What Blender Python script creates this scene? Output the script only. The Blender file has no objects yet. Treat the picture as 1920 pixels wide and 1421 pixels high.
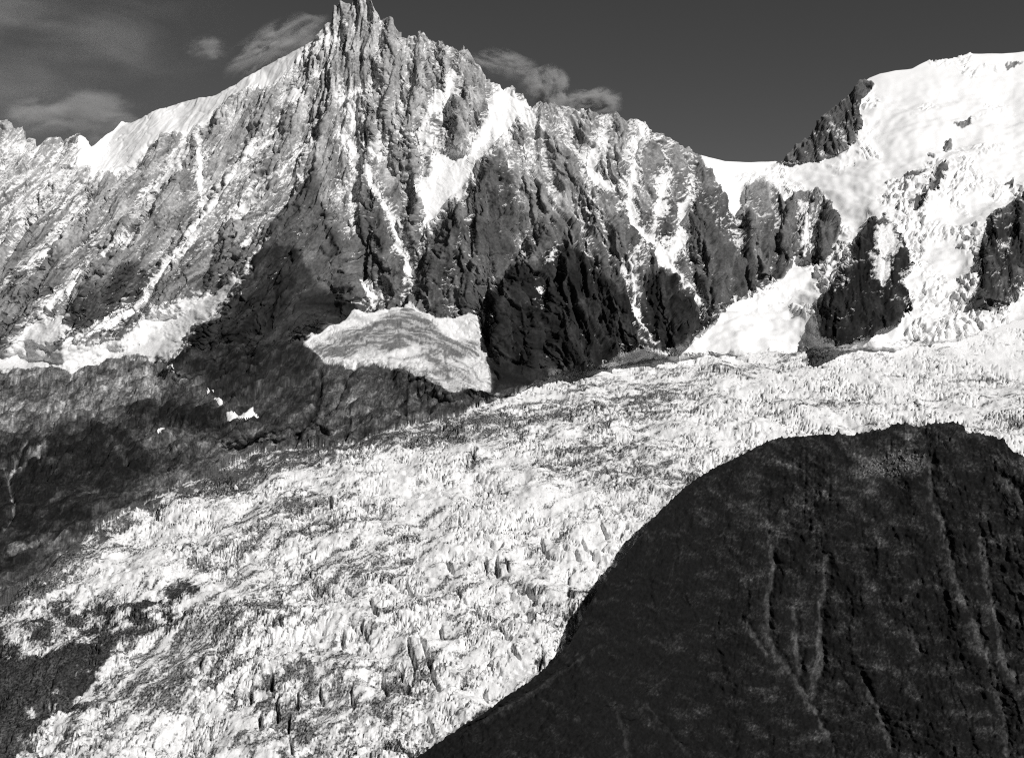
import bpy, math, random
import numpy as np

sc = bpy.context.scene
random.seed(7)

# ------------------------------------------------------------------ camera
CAM_Z = 1000.0                       # height of the viewpoint above the valley datum (metres)
PW, PH, FPX = 1920.0, 1421.0, 2350.0
PITCH = math.atan(110.5 / FPX)       # looking very slightly down
cam = bpy.data.cameras.new('camera')
cam.sensor_width = 36.0
cam.lens = 36.0 * FPX / PW
cam.clip_start = 1.0
cam.clip_end = 60000.0
cam_ob = bpy.data.objects.new('camera', cam)
sc.collection.objects.link(cam_ob)
cam_ob.location = (0, 0, CAM_Z)
cam_ob.rotation_euler = (math.pi / 2 - PITCH, 0, 0)
sc.camera = cam_ob

# ------------------------------------------------------------------ sky, sun, exposure
SUN_EL = math.radians(42.0)
SUN_AZ = math.radians(126.0)          # from +Y (straight ahead) clockwise: sun to the right and behind
world = bpy.data.worlds.new('World')
sc.world = world
world.use_nodes = True
wn = world.node_tree.nodes
wl = world.node_tree.links
bg = wn['Background']
sky = wn.new('ShaderNodeTexSky')
sky.sky_type = 'NISHITA'
sky.sun_disc = False
sky.sun_elevation = SUN_EL
sky.sun_rotation = SUN_AZ
sky.altitude = 3000.0
sky.air_density = 0.6
sky.dust_density = 0.35
sep = wn.new('ShaderNodeSeparateColor')      # black and white film behind a red filter
wl.new(sky.outputs[0], sep.inputs[0])
wl.new(sep.outputs[0], bg.inputs[0])
bg.inputs[1].default_value = 0.05

sun = bpy.data.lights.new('sun', 'SUN')
sun.energy = 4.0
sun.angle = math.radians(0.5)
sun.color = (1, 0.985, 0.97)
sun_ob = bpy.data.objects.new('sun', sun)
sc.collection.objects.link(sun_ob)
sd_ = (math.sin(SUN_AZ) * math.cos(SUN_EL), math.cos(SUN_AZ) * math.cos(SUN_EL), math.sin(SUN_EL))
from mathutils import Vector
sun_ob.rotation_euler = Vector(sd_).to_track_quat('Z', 'Y').to_euler()
sun_ob.location = (3000, -1000, 3500)

sc.view_settings.view_transform = 'Standard'
sc.view_settings.look = 'None'
sc.view_settings.gamma = 1.0
sc.view_settings.use_curve_mapping = False
sc.view_settings.exposure = 0.08
sc.cycles.use_denoising = False
sc.cycles.pixel_filter_type = 'BLACKMAN_HARRIS'
sc.cycles.filter_width = 1.15
sc.cycles.max_bounces = 4
sc.cycles.volume_step_rate = 1.0

# ------------------------------------------------------------------ noise in numpy
F = np.float32
def _h(ix, iy, seed):
    a = (ix.astype(np.uint32) * np.uint32(374761393)) ^ (iy.astype(np.uint32) * np.uint32(668265263)) ^ np.uint32((seed * 2246822519) & 0xffffffff)
    a = (a ^ (a >> np.uint32(13))) * np.uint32(1274126177)
    a = (a ^ (a >> np.uint32(15))) * np.uint32(2246822519)
    return a ^ (a >> np.uint32(16))
def h01(ix, iy, seed):
    return (_h(ix, iy, seed) & np.uint32(0xffffff)).astype(F) / F(16777216.0)
_ang = np.linspace(0, 2 * np.pi, 257)[:256]
_GX, _GY = np.cos(_ang).astype(F), np.sin(_ang).astype(F)
def perlin(x, y, seed=0):
    x = np.asarray(x, F); y = np.asarray(y, F)
    fx = np.floor(x); fy = np.floor(y)
    ix = fx.astype(np.int32); iy = fy.astype(np.int32)
    dx = x - fx; dy = y - fy
    u = dx * dx * dx * (dx * (dx * 6 - 15) + 10)
    v = dy * dy * dy * (dy * (dy * 6 - 15) + 10)
    def g(ox, oy):
        k = (_h(ix + ox, iy + oy, seed) & np.uint32(255)).astype(np.int32)
        return _GX[k] * (dx - ox) + _GY[k] * (dy - oy)
    a = g(0, 0); b = g(1, 0); c = g(0, 1); d = g(1, 1)
    return ((a + u * (b - a)) * (1 - v) + (c + u * (d - c)) * v) * F(1.5)
def fbm(x, y, octv, seed=0, gain=0.5, lac=2.03):
    s = np.zeros(np.broadcast(x, y).shape, F); a = 1.0
    for o in range(octv):
        s += F(a) * perlin(x, y, seed + o * 17)
        x = x * lac + 13.7; y = y * lac + 7.1; a *= gain
    return s
def ridged(x, y, octv, seed=0, gain=0.5, lac=2.05):
    s = np.zeros(np.broadcast(x, y).shape, F); a = 1.0; w = 1.0; tot = 0
    for o in range(octv):
        n = 1 - np.abs(perlin(x, y, seed + o * 31)) * 1.6
        n = np.clip(n, 0, 1) ** 2
        s += F(a) * n * w
        w = np.clip(n * 1.6, 0.25, 1); tot += a
        x = x * lac + 3.3; y = y * lac + 9.9; a *= gain
    return s / F(tot)
def voronoi(x, y, seed=0, jit=0.95):
    """F1, F2 and, for the nearest cell, offsets from its seed point and three random numbers."""
    fx = np.floor(x); fy = np.floor(y)
    ix = fx.astype(np.int32); iy = fy.astype(np.int32)
    f1 = np.full(x.shape, 9, F); f2 = np.full(x.shape, 9, F)
    cx = np.zeros(x.shape, np.int32); cy = np.zeros(x.shape, np.int32)
    ox = np.zeros(x.shape, F); oy = np.zeros(x.shape, F)
    for i in (-1, 0, 1):
        for j in (-1, 0, 1):
            jx = ix + i; jy = iy + j
            dx = (x - jx - 0.5 - (h01(jx, jy, seed) - 0.5) * jit).astype(F)
            dy = (y - jy - 0.5 - (h01(jx, jy, seed + 1) - 0.5) * jit).astype(F)
            d = np.sqrt(dx * dx + dy * dy)
            m = d < f1
            f2 = np.where(m, f1, np.minimum(f2, d))
            f1 = np.where(m, d, f1)
            cx = np.where(m, jx, cx); cy = np.where(m, jy, cy)
            ox = np.where(m, dx, ox); oy = np.where(m, dy, oy)
    return f1, f2, ox, oy, h01(cx, cy, seed + 5), h01(cx, cy, seed + 6), h01(cx, cy, seed + 7)
def sstep(a, b, x):
    t = np.clip((x - a) / (b - a), 0, 1)
    return t * t * (3 - 2 * t)

# ------------------------------------------------------------------ survey: bearing s, sight row q and distance -> place
CP, SP = math.cos(PITCH), math.sin(PITCH)
def place(s, q, d):
    """World point sighted on the plate at (s, q), d metres out along +Y."""
    cx = (s - 960.0) / FPX; cy = (710.5 - q) / FPX
    yy = CP + cy * SP
    return cx / yy * d, d + 0 * s, (-SP + cy * CP) / yy * d + CAM_Z

# survey drawing grid on which ridge lines, snow outlines and rock kinds are drawn
ST = 3.0
GS = np.arange(-330, 2260, ST, dtype=F)
GQ = np.arange(-60, 1640, ST, dtype=F)
MS, MQ = np.meshgrid(GS, GQ)
def sample(field, s, q):
    x = np.clip((s - GS[0]) / ST, 0, len(GS) - 1.001); y = np.clip((q - GQ[0]) / ST, 0, len(GQ) - 1.001)
    ix = x.astype(np.int64); iy = y.astype(np.int64)
    fx = (x - ix).astype(F); fy = (y - iy).astype(F)
    a = field[iy, ix]; b = field[iy, ix + 1]; c = field[iy + 1, ix]; d = field[iy + 1, ix + 1]
    return (a * (1 - fx) + b * fx) * (1 - fy) + (c * (1 - fx) + d * fx) * fy
FAR = 60.0
def _box(xs, ys, m):
    i0 = max(0, int((min(xs) - m - GS[0]) / ST)); i1 = min(len(GS), int((max(xs) + m - GS[0]) / ST) + 2)
    j0 = max(0, int((min(ys) - m - GQ[0]) / ST)); j1 = min(len(GQ), int((max(ys) + m - GQ[0]) / ST) + 2)
    return slice(j0, j1), slice(i0, i1)
def poly(pts, out=None):
    """Signed distance (inside > 0) of an outline, on the survey grid."""
    if out is None: out = np.full(MS.shape, -FAR, F)
    xs = [p[0] for p in pts]; ys = [p[1] for p in pts]
    sl = _box(xs, ys, FAR)
    X = MS[sl]; Y = MQ[sl]
    d2 = np.full(X.shape, 1e9, F); ins = np.zeros(X.shape, bool)
    n = len(pts)
    for i in range(n):
        x0, y0 = pts[i]; x1, y1 = pts[(i + 1) % n]
        ex, ey = x1 - x0, y1 - y0
        t = np.clip(((X - x0) * ex + (Y - y0) * ey) / (ex * ex + ey * ey + 1e-9), 0, 1)
        d2 = np.minimum(d2, (X - x0 - t * ex) ** 2 + (Y - y0 - t * ey) ** 2)
        if y0 != y1:
            ins ^= ((y0 > Y) != (y1 > Y)) & (X < (x1 - x0) * (Y - y0) / (y1 - y0) + x0)
    d = np.sqrt(d2)
    out[sl] = np.maximum(out[sl], np.where(ins, d, -d))
    return out
def line(pts, out=None):
    """Signed distance of a band: pts of (x, y, half width)."""
    if out is None: out = np.full(MS.shape, -FAR, F)
    sl = _box([p[0] for p in pts], [p[1] for p in pts], FAR)
    X = MS[sl]; Y = MQ[sl]
    best = np.full(X.shape, -FAR, F)
    for (x0, y0, w0), (x1, y1, w1) in zip(pts[:-1], pts[1:]):
        ex, ey = x1 - x0, y1 - y0
        t = np.clip(((X - x0) * ex + (Y - y0) * ey) / (ex * ex + ey * ey + 1e-9), 0, 1)
        d = np.sqrt((X - x0 - t * ex) ** 2 + (Y - y0 - t * ey) ** 2)
        best = np.maximum(best, w0 + t * (w1 - w0) - d)
    out[sl] = np.maximum(out[sl], best)
    return out

# ------------------------------------------------------------------ skyline and depth of the massif
CREST = [(-330,330),(-60,235),(0,228),(18,232),(35,240),(45,236),(52,258),(70,268),(100,262),(140,256),(150,250),(160,258),
 (172,275),(200,250),(212,243),(228,226),(245,228),(270,216),(300,202),(330,195),(360,187),(400,180),(430,165),(460,145),
 (490,128),(520,112),(550,95),(580,78),(598,65),(610,50),(620,38),(624,20),(634,10),(650,8),(660,4),(666,-8),(680,-14),
 (692,-6),(699,20),(710,32),(725,34),(738,40),(748,55),(756,70),(775,66),(782,68),(788,55),(800,68),(812,72),(824,75),
 (829,70),(835,88),(848,86),(860,92),(868,82),(880,102),(900,128),(920,148),(935,158),(945,168),(956,161),(968,172),
 (980,182),(995,196),(1015,196),(1040,192),(1060,198),(1080,206),(1110,212),(1140,214),(1160,215),(1175,224),(1195,228),
 (1215,232),(1240,248),(1265,265),(1290,278),(1305,287),(1330,293),(1360,300),(1400,302),(1440,303),(1462,303),(1475,290),
 (1495,272),(1520,250),(1545,225),(1570,198),(1590,178),(1610,160),(1630,145),(1650,137),(1680,130),(1710,127),(1740,114),
 (1760,115),(1790,108),(1820,100),(1850,99),(1880,99),(1920,95),(1960,98),(2260,140)]
BASE = [(-330,690),(0,668),(110,650),(260,610),(350,650),(480,665),(560,640),(640,605),(750,590),(880,600),(930,660),(1000,690),(1130,685),
 (1250,668),(1340,640),(1450,650),(1600,665),(1800,640),(2260,650)]
DCREST = [(-330,3800),(0,4020),(300,4270),(640,4480),(900,4380),(1200,4450),(1310,4650),(1400,4900),(1600,5600),(1900,6300),(2260,6600)]
PEXP = [(-330,1.0),(900,1.0),(1250,1.05),(1400,1.1),(1650,1.25),(2260,1.25)]
def ip(tab, s):
    return np.interp(s, [p[0] for p in tab], [p[1] for p in tab])
GROUND = [(1640,1400.),(1560,1490.),(1421,1700.),(1180,2042.),(1010,2381.),(900,2663.),(800,2987.),(730,3266.),(680,3490.),(640,3590.),(590,3680.)]
def dground(q):
    return np.interp(q, [g[0] for g in GROUND][::-1], [g[1] for g in GROUND][::-1])

# ------------------------------------------------------------------ ribs and buttresses: (x, y, metres proud), flank slopes left, right
RIBS = [
 ([(672,0,0),(640,90,12),(620,200,45),(600,300,80),(590,380,110),(560,460,150),(530,560,200),(500,650,230),(480,740,225),(470,790,190)],.9,.85),
 ([(592,325,90),(545,420,140),(492,478,195),(452,560,215),(395,630,215),(340,690,185)],2.2,.9),
 ([(600,380,105),(640,470,130),(652,560,140),(645,605,120)],.8,1.5),
 ([(540,640,180),(560,690,190),(600,760,150),(640,820,90)],.8,1.0),
 ([(700,180,30),(690,300,60),(698,400,95),(718,470,118),(742,540,118),(725,580,90)],1.3,1.2),
 ([(780,345,70),(772,430,95),(790,530,70)],1.8,1.6),
 ([(928,288,70),(890,370,110),(845,440,135),(812,520,140),(800,590,120)],1.8,.7),
 ([(930,300,60),(900,420,130),(880,520,130),(870,600,105)],.7,.8),
 ([(1045,430,90),(985,500,140),(925,575,160),(922,650,160),(940,730,150)],1.9,.8),
 ([(1075,440,100),(1085,520,150),(1100,620,170),(1095,700,160)],.9,.8),
 ([(1090,440,95),(1150,540,165),(1190,620,180),(1215,665,150)],.9,1.5),
 ([(1238,490,95),(1235,560,150),(1265,620,165),(1275,660,140)],1.5,1.0),
 ([(1290,555,100),(1320,600,110),(1335,625,90)],1.1,1.4),
 ([(1000,200,15),(1080,330,60),(1130,400,85),(1180,480,100),(1192,550,100)],.8,1.1),
 ([(955,165,10),(985,280,45),(1010,360,70),(1045,430,90)],1.0,.9),
 ([(1325,295,25),(1318,380,85),(1325,480,125),(1335,570,120)],2.4,.9),
 ([(1385,395,60),(1400,480,85),(1425,560,75)],1.3,1.2),
 ([(1405,345,60),(1405,420,95),(1430,500,100),(1455,535,60)],2.6,1.0),
 ([(1478,370,70),(1476,450,90),(1482,490,60)],2.6,1.2),
 ([(1512,400,60),(1500,490,80)],2.4,1.8),
 ([(1548,400,60),(1535,480,70)],2.2,1.6),
 ([(1170,225,15),(1160,320,45),(1172,400,40)],1.0,1.0),
 ([(1225,245,20),(1215,340,50),(1225,420,45)],1.1,1.0),
 ([(1285,285,20),(1262,380,55),(1255,440,50)],1.1,1.2),
 ([(1120,215,15),(1085,290,35),(1070,330,50)],.9,.9),
 ([(868,90,25),(872,190,60),(850,280,55)],1.5,.9),
 ([(825,80,20),(832,140,40),(815,190,20)],1.4,1.2),
 ([(788,62,20),(778,150,50),(768,250,75),(782,330,60)],1.1,1.3),
 ([(735,45,20),(738,150,45),(735,250,55),(748,320,40)],1.2,1.2),
 ([(450,175,20),(400,250,55),(340,330,85),(262,430,125),(182,530,160),(115,640,165)],1.9,.9),
 ([(515,165,20),(482,280,55),(420,380,85),(350,460,115),(285,575,120)],1.6,.8),
 ([(562,150,25),(545,250,60),(505,350,95),(440,440,115),(395,540,100),(330,590,70)],1.6,.8),
 ([(300,255,30),(240,330,60),(160,440,85),(80,540,95),(10,640,70)],1.5,.8),
 ([(150,300,20),(100,380,40),(30,480,60),(-60,590,60)],1.4,.8),
 ([(380,255,20),(322,350,55),(270,425,80)],1.4,.9),
 ([(600,100,10),(585,200,40),(570,290,50)],1.0,1.2),
 # lower alp on the left
 ([(420,640,120),(330,740,95),(200,850,70),(60,960,40)],.6,.6),
 ([(120,690,40),(60,740,40),(-40,800,30)],.5,.5),
 ([(700,685,60),(690,740,55),(680,800,30)],.5,.5),
 ([(860,735,60),(850,770,40)],.6,.6),
 ([(250,760,70),(230,800,60),(180,870,40)],.8,.8),
 # dark rock islands in the icefall on the right
 ([(1640,415,60),(1600,500,150),(1572,570,175),(1568,640,150)],2.2,.8),
 ([(1690,450,70),(1680,530,120),(1660,600,120)],.9,1.8),
 ([(1880,385,60),(1860,470,110),(1850,560,100)],2.0,.5),
 ([(1930,365,60),(1915,470,100),(1905,560,60)],1.0,.6),
 ([(1600,165,30),(1540,240,70),(1490,300,70)],1.0,1.2),
 ([(1612,180,30),(1600,250,70),(1570,300,50)],1.0,1.4),
 ([(1770,300,30),(1730,370,50),(1715,400,20)],.8,1.2),  # low rise under the painted shadow streak
]
RELIEF = np.zeros(MS.shape, F)
WX = fbm(MS / 70, MQ / 70, 4, 91) * 8; WY = fbm(MS / 70, MQ / 70, 4, 97) * 8
for pts, kl, kr in RIBS:
    ys = [p[1] for p in pts]; xs = [p[0] for p in pts]; ps = [p[2] for p in pts]
    sl = _box(xs, ys, 260)
    X = MS[sl] + WX[sl]; Y = MQ[sl] + WY[sl]
    xl = np.interp(Y, ys, xs); P = np.interp(Y, ys, ps)
    dxy = (xs[-1] - xs[0]) / max(1.0, ys[-1] - ys[0]); c = 1 / math.sqrt(1 + dxy * dxy)
    dx = (X - xl) * c
    hgt = P - np.where(dx < 0, kl * -dx, kr * dx) - 1.6 * np.maximum(0, ys[0] - Y) - (2.4 if ys[-1] < 700 else .55) * np.maximum(0, Y - ys[-1])
    RELIEF[sl] = np.maximum(RELIEF[sl], hgt.astype(F))

def boxblur(a, n):
    for ax_ in (0, 1):
        c_ = np.cumsum(np.concatenate([np.repeat(np.take(a, [0], ax_), n + 1, ax_), a, np.repeat(np.take(a, [-1], ax_), n, ax_)], ax_), ax_, dtype=np.float64)
        a = (np.take(c_, range(2 * n + 1, c_.shape[ax_]), ax_) - np.take(c_, range(0, c_.shape[ax_] - 2 * n - 1), ax_)) / (2 * n + 1)
    return a.astype(F)
HOLLOW = boxblur(boxblur(RELIEF, 5), 5) - RELIEF          # > 0 in gullies, < 0 on rib crests

# ------------------------------------------------------------------ outlines of snow, ice and rock kinds
RIDGE_SNOW = [(596,66),(606,78),(585,88),(562,112),(532,140),(510,166),(470,166),(440,187),(400,214),(375,236),(340,254),(305,253),(272,280),
 (260,292),(240,316),(215,330),(180,325),(145,312),(148,240),(168,205),(196,180),(240,150),(300,130),(400,100),(500,40),(570,10)]
COULOIR_SNOW = [(945,162),(993,197),(980,216),(926,286),(900,320),(860,370),(806,432),(795,432),(790,390),(776,346),(800,335),(810,292),(850,286),(880,280),(910,226),(925,180)]
SNOW = poly(RIDGE_SNOW); poly(COULOIR_SNOW, SNOW)
RIDGE_SD = poly(RIDGE_SNOW); COULOIR_SD = poly(COULOIR_SNOW)
for p in [[(850,138),(864,145),(858,176),(822,210),(798,228),(812,190),(835,150)],
          [(350,277),(356,285),(312,350),(278,363),(300,330)],
          [(672,525),(690,534),(712,550),(716,563),(690,556)],
          [(630,65),(655,50),(645,72),(600,85),(585,95),(598,75)],
          [(545,170),(575,160),(570,195),(545,190),(525,188)],
          [(580,140),(612,138),(590,152),(572,158)]]:
    poly(p, SNOW)
for l in [[(x_, y_, w_ + 1.2) for x_, y_, w_ in l0] for l0 in [[(500,265,1),(478,282,4),(440,340,4),(385,415,5),(340,470,6),(290,530,6),(258,575,4)],
          [(592,265,3),(545,310,4),(500,345,4),(455,390,5),(430,412,2)],
          [(372,255,4),(378,310,7),(378,370,6),(386,412,4),(350,450,4)],
          [(245,440,1),(175,490,3),(120,550,5),(70,590,4)],
          [(170,395,1),(100,460,3),(50,500,5)],
          [(640,250,6),(665,290,4),(690,320,4),(712,375,3),(740,420,3),(752,470,3),(765,500,5),(775,522,5),(770,548,2)],
          [(800,228,4),(794,250,7),(808,272,4)],
          [(1143,235,2),(1120,270,3),(1105,300,5),(1112,330,7),(1140,356,5)],
          [(1200,240,4),(1195,290,4),(1185,340,4),(1183,400,4),(1190,425,6),(1215,450,9),(1245,478,11),(1262,505,7),(1280,532,3),(1300,552,2),(1335,582,2)],
          [(1255,330,4),(1240,370,4),(1228,420,3),(1222,435,2)],
          [(1292,370,2),(1285,430,4),(1275,450,8),(1262,482,9)],
          [(1197,465,2),(1185,490,4),(1187,510,4),(1195,560,3),(1190,578,5),(1200,602,2),(1232,642,1)],
          [(1040,470,2),(1032,490,4)],[(1012,540,2),(1016,545,3)],
          [(1515,385,5),(1515,420,5),(1505,460,4),(1512,480,2)],
          [(1005,225,3),(1020,250,2)],[(640,190,5),(675,165,4)],[(660,200,6),(665,240,4)],[(690,275,7),(715,300,4)],
          [(250,578,4),(180,615,5),(110,645,5)],
          [(505,455,1),(488,470,3),(462,520,3)]]]:
    line(l, SNOW)
DOME = poly([(1308,284),(1340,332),(1355,362),(1378,395),(1392,402),(1393,352),(1425,340),(1455,358),(1475,378),(1500,360),(1532,352),(1556,380),(1570,440),
 (1562,470),(1546,490),(1522,500),(1490,482),(1482,503),(1460,530),(1422,546),(1386,560),(1370,574),(1345,592),(1332,610),(1310,627),(1268,656),
 (1250,666),(1210,652),(1160,666),(1130,682),(1130,760),(2260,760),(2260,0),(1300,0),(1300,270)])
SPUR = poly([(1455,310),(1470,285),(1530,235),(1575,188),(1592,168),(1622,150),(1642,160),(1630,176),(1610,186),(1612,222),(1604,270),(1560,290),(1530,305)])
NUNA = poly([(1533,568),(1542,553),(1590,510),(1602,490),(1594,474),(1604,452),(1628,424),(1645,412),(1660,408),(1672,420),(1690,440),(1708,470),(1706,508),(1688,530),(1704,544),
 (1708,572),(1690,596),(1650,620),(1606,637),(1570,646),(1560,632),(1536,627),(1531,590)])
EDGE = poly([(1836,500),(1832,470),(1846,430),(1868,402),(1895,378),(1932,360),(2240,350),(2240,560),(1922,540),(1892,560),(1872,586),(1852,590),(1840,560)])
CAP = poly([(1648,424),(1668,418),(1684,440),(1692,458),(1680,478),(1655,486),(1640,470),(1642,445)]); poly([(1630,478),(1650,486),(1672,490),(1670,520),(1655,540),(1640,520)], CAP)
SMALL = poly([(1770,312),(1760,340),(1735,365),(1722,390),(1714,402),(1712,385),(1735,352),(1752,330)])  # this first outline is a shadow streak on the snow, painted as bare grey
for p in [[(1785,240),(1815,215),(1825,232),(1805,250)],[(1885,112),(1912,122),(1908,130),(1890,122)],[(1738,282),(1752,285),(1750,298),(1740,296)],
          [(1705,328),(1735,325),(1728,338),(1712,340)],[(1880,345),(1905,330),(1900,352)],[(1630,418),(1655,402),(1665,410),(1640,420)],[(1770,270),(1786,262),(1782,280)]]:
    poly(p, SMALL)
HANG = poly([(563,641),(600,620),(640,602),(662,582),(690,582),(702,576),(730,581),(746,573),(770,571),(800,586),(830,601),(870,589),(896,591),(910,630),(917,680),(925,730),
 (880,733),(850,736),(820,726),(800,711),(770,701),(740,692),(700,683),(660,690),(612,686),(592,662)])
LEFTICE = poly([(458,516),(440,546),(426,565),(400,590),(386,613),(350,636),(332,660),(312,676),(290,674),(230,662),(224,640),(258,602),(276,580),(320,575),(360,560),(400,545)])
for p in [[(-330,720),(-330,640),(0,658),(60,602),(100,596),(124,588),(108,642),(180,640),(225,640),(230,662),(200,680),(150,690),(60,690),(0,696)],[(120,665),(210,670),(190,684),(120,684)]]:
    poly(p, LEFTICE)
GLAC = poly([(1250,668),(1215,672),(1160,682),(1120,688),(1085,680),(1045,698),(1000,720),(960,740),(925,742),(905,760),(860,775),(800,785),(730,805),(690,822),(620,835),
 (560,838),(480,848),(430,868),(400,890),(345,905),(310,925),(250,950),(190,985),(140,1020),(90,1060),(40,1105),(-20,1150),(-120,1240),(-330,1420),(-330,1640),(2260,1640),(2260,640),(1900,600),(1800,640),(1700,650),(1600,655),(1500,660),(1350,664)])
CONE = poly([(1130,682),(1160,664),(1210,650),(1262,657),(1320,625),(1345,600),(1400,560),(1470,560),(1530,600),(1540,635),(1570,650),(1400,664),(1280,668),(1200,674)])
ALP = poly([(-330,690),(0,694),(150,690),(210,680),(300,676),(330,668),(345,655),(420,640),(560,642),(590,664),(612,688),(660,692),(740,694),(800,712),(850,738),(930,730),(1000,722),(1100,690),(1100,900),(-330,1640)])

BUTT = [poly([(486,472),(540,466),(575,505),(600,545),(645,552),(668,580),(655,600),(620,602),(612,614),(566,642),(600,668),(600,760),(520,772),(440,772),(380,722),(318,692),(340,660),(400,610),(440,560),(462,520)]),
 poly([(888,592),(960,503),(1000,492),(1045,458),(1080,462),(1110,505),(1165,545),(1187,582),(1200,622),(1217,652),(1170,664),(1130,684),(1040,694),(990,726),(930,730),(916,690),(903,620)]),
 poly([(1198,592),(1214,520),(1240,508),(1290,562),(1330,592),(1337,617),(1300,632),(1262,658),(1230,642)])]
# brightness of the bare rock (real-world albedo), softly blended kinds of rock
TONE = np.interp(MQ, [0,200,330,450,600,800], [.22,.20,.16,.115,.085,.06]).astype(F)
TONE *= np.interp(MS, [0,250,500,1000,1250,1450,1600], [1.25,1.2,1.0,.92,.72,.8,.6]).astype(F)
def tone(pts, v, w=8.0):
    global TONE
    m = sstep(-w, w, poly(pts)).astype(F)
    TONE = TONE * (1 - m) + v * m
tone([(592,335),(612,400),(640,460),(668,560),(650,600),(480,480),(520,420),(560,350)], .075, 10)
tone([(690,330),(735,420),(765,510),(730,570),(660,560),(670,470)], .085, 10)
tone([(927,292),(965,350),(985,420),(965,490),(890,590),(840,594),(786,575),(786,520),(805,450),(860,385)], .075, 8)
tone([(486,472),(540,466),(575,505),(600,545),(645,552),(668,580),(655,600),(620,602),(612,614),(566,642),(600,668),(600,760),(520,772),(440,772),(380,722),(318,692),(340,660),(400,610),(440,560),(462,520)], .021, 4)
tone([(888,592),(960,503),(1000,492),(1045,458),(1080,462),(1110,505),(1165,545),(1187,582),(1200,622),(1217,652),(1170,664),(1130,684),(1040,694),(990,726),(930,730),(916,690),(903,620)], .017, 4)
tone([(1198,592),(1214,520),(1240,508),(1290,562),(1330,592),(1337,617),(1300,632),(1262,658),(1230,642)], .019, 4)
tone([(1296,350),(1360,365),(1395,420),(1420,540),(1385,560),(1345,590),(1290,540),(1285,470)], .070, 10)
tone([(120,640),(128,590),(172,550),(240,500),(300,520),(285,560),(250,578),(112,645)], .06, 8)
tone([(1533,568),(1542,553),(1590,510),(1602,490),(1604,452),(1640,412),(1690,440),(1708,470),(1706,572),(1690,596),(1606,640),(1536,630)], .012, 8)
tone([(1836,500),(1846,430),(1895,378),(2240,350),(2240,560),(1922,540),(1872,586)], .035, 8)
tone([(1455,310),(1530,235),(1622,150),(1642,160),(1612,222),(1604,270),(1530,305)], .07, 8)
# the alp and moraines on the left: ground kinds
tone([(-330,690),(0,694),(210,684),(300,680),(345,700),(300,760),(180,780),(60,800),(-330,900)], .12, 14)
tone([(300,700),(420,760),(560,700),(760,690),(850,740),(930,735),(900,770),(640,830),(480,845),(300,790)], .050, 12)
tone([(600,690),(760,692),(850,740),(870,775),(700,815),(560,832),(520,800),(590,740)], .060, 10)
tone([(-330,820),(60,830),(130,800),(230,790),(300,880),(200,960),(120,1010),(0,1090),(-330,1300)], .016, 16)
tone([(240,760),(310,752),(400,770),(390,800),(300,805),(235,800)], .02, 8)
tone([(330,870),(400,850),(480,842),(420,866),(390,890),(300,925),(270,920)], .09, 6)
for l, v in [([(600,690,2),(598,740,3),(586,775,3),(550,830,3)], .015), ([(668,682,2),(628,752,3),(598,778,3)], .015), ([(655,770,1),(650,820,3)], .02), ([(762,730,2),(760,790,3)], .02),
          ([(100,760,2),(60,820,2),(30,870,2)], .12), ([(90,830,2),(50,870,3),(10,900,3)], .12), ([(5,880,2),(30,950,3),(10,1000,3)], .12),
          ([(20,1040,4),(120,1010,5)], .09), ([(250,885,2),(230,850,3),(210,820,5)], .06), ([(560,835,2),(480,848,3),(400,866,4)], .10)]:
    m = sstep(-3, 2, line(l)).astype(F); TONE = TONE * (1 - m) + v * m
# how readily new snow dusts the rock
DUST = np.interp(MQ, [0,120,300,450,560,640], [.50,.56,.52,.40,.20,.0]).astype(F)
def dust(pts, v, w=16.0):
    global DUST
    m = sstep(-w, w, poly(pts)).astype(F); DUST = DUST * (1 - m) + v * m
dust([(-330,230),(60,250),(170,280),(200,330),(150,380),(80,400),(20,460),(-330,560)], .98, 22)  # far-left face: snow dusting, raised further to paint in haze
dust([(925,290),(985,220),(1060,230),(1010,300),(960,330)], .76)
dust([(1060,220),(1150,220),(1230,260),(1220,420),(1190,420),(1120,330),(1060,270)], .66)
dust([(1240,300),(1300,300),(1300,400),(1240,430)], .60)
dust([(1085,380),(1150,380),(1190,480),(1190,560),(1150,500)], .45, 10)
dust([(500,345),(520,350),(502,430),(480,462),(448,470),(470,400)], .64, 10)
dust([(640,340),(680,330),(690,420),(730,430),(650,440)], .62, 10)
dust([(660,220),(720,200),(730,300),(700,330)], .62, 10)
dust([(592,335),(640,460),(668,560),(650,600),(480,480),(540,380)], .16, 10)
dust([(690,330),(735,420),(765,510),(730,570),(660,560),(670,470)], .20, 8)
dust([(927,292),(960,350),(965,450),(890,590),(786,575),(805,450)], .26, 8)
dust([(940,520),(1000,400),(1020,330),(1040,400),(1030,450),(960,500),(900,570)], .46, 8)
dust([(486,472),(540,466),(600,545),(668,580),(620,602),(566,642),(600,760),(440,772),(318,692),(440,560)], -.1, 8)
dust([(888,592),(960,503),(1045,452),(1110,500),(1187,582),(1217,652),(1040,694),(916,690)], .03, 6)
dust([(1198,592),(1214,520),(1240,500),(1290,562),(1337,617),(1262,658)], .03, 6)
dust([(640,0),(700,0),(705,80),(690,160),(640,150),(625,60)], .22, 12)
dust([(770,90),(900,130),(930,160),(900,230),(860,280),(820,250)], .34, 12)
NUNADUST = sstep(-10, 12, poly([(1575,520),(1640,470),(1700,480),(1700,540),(1640,560),(1590,600)])).astype(F)

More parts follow.
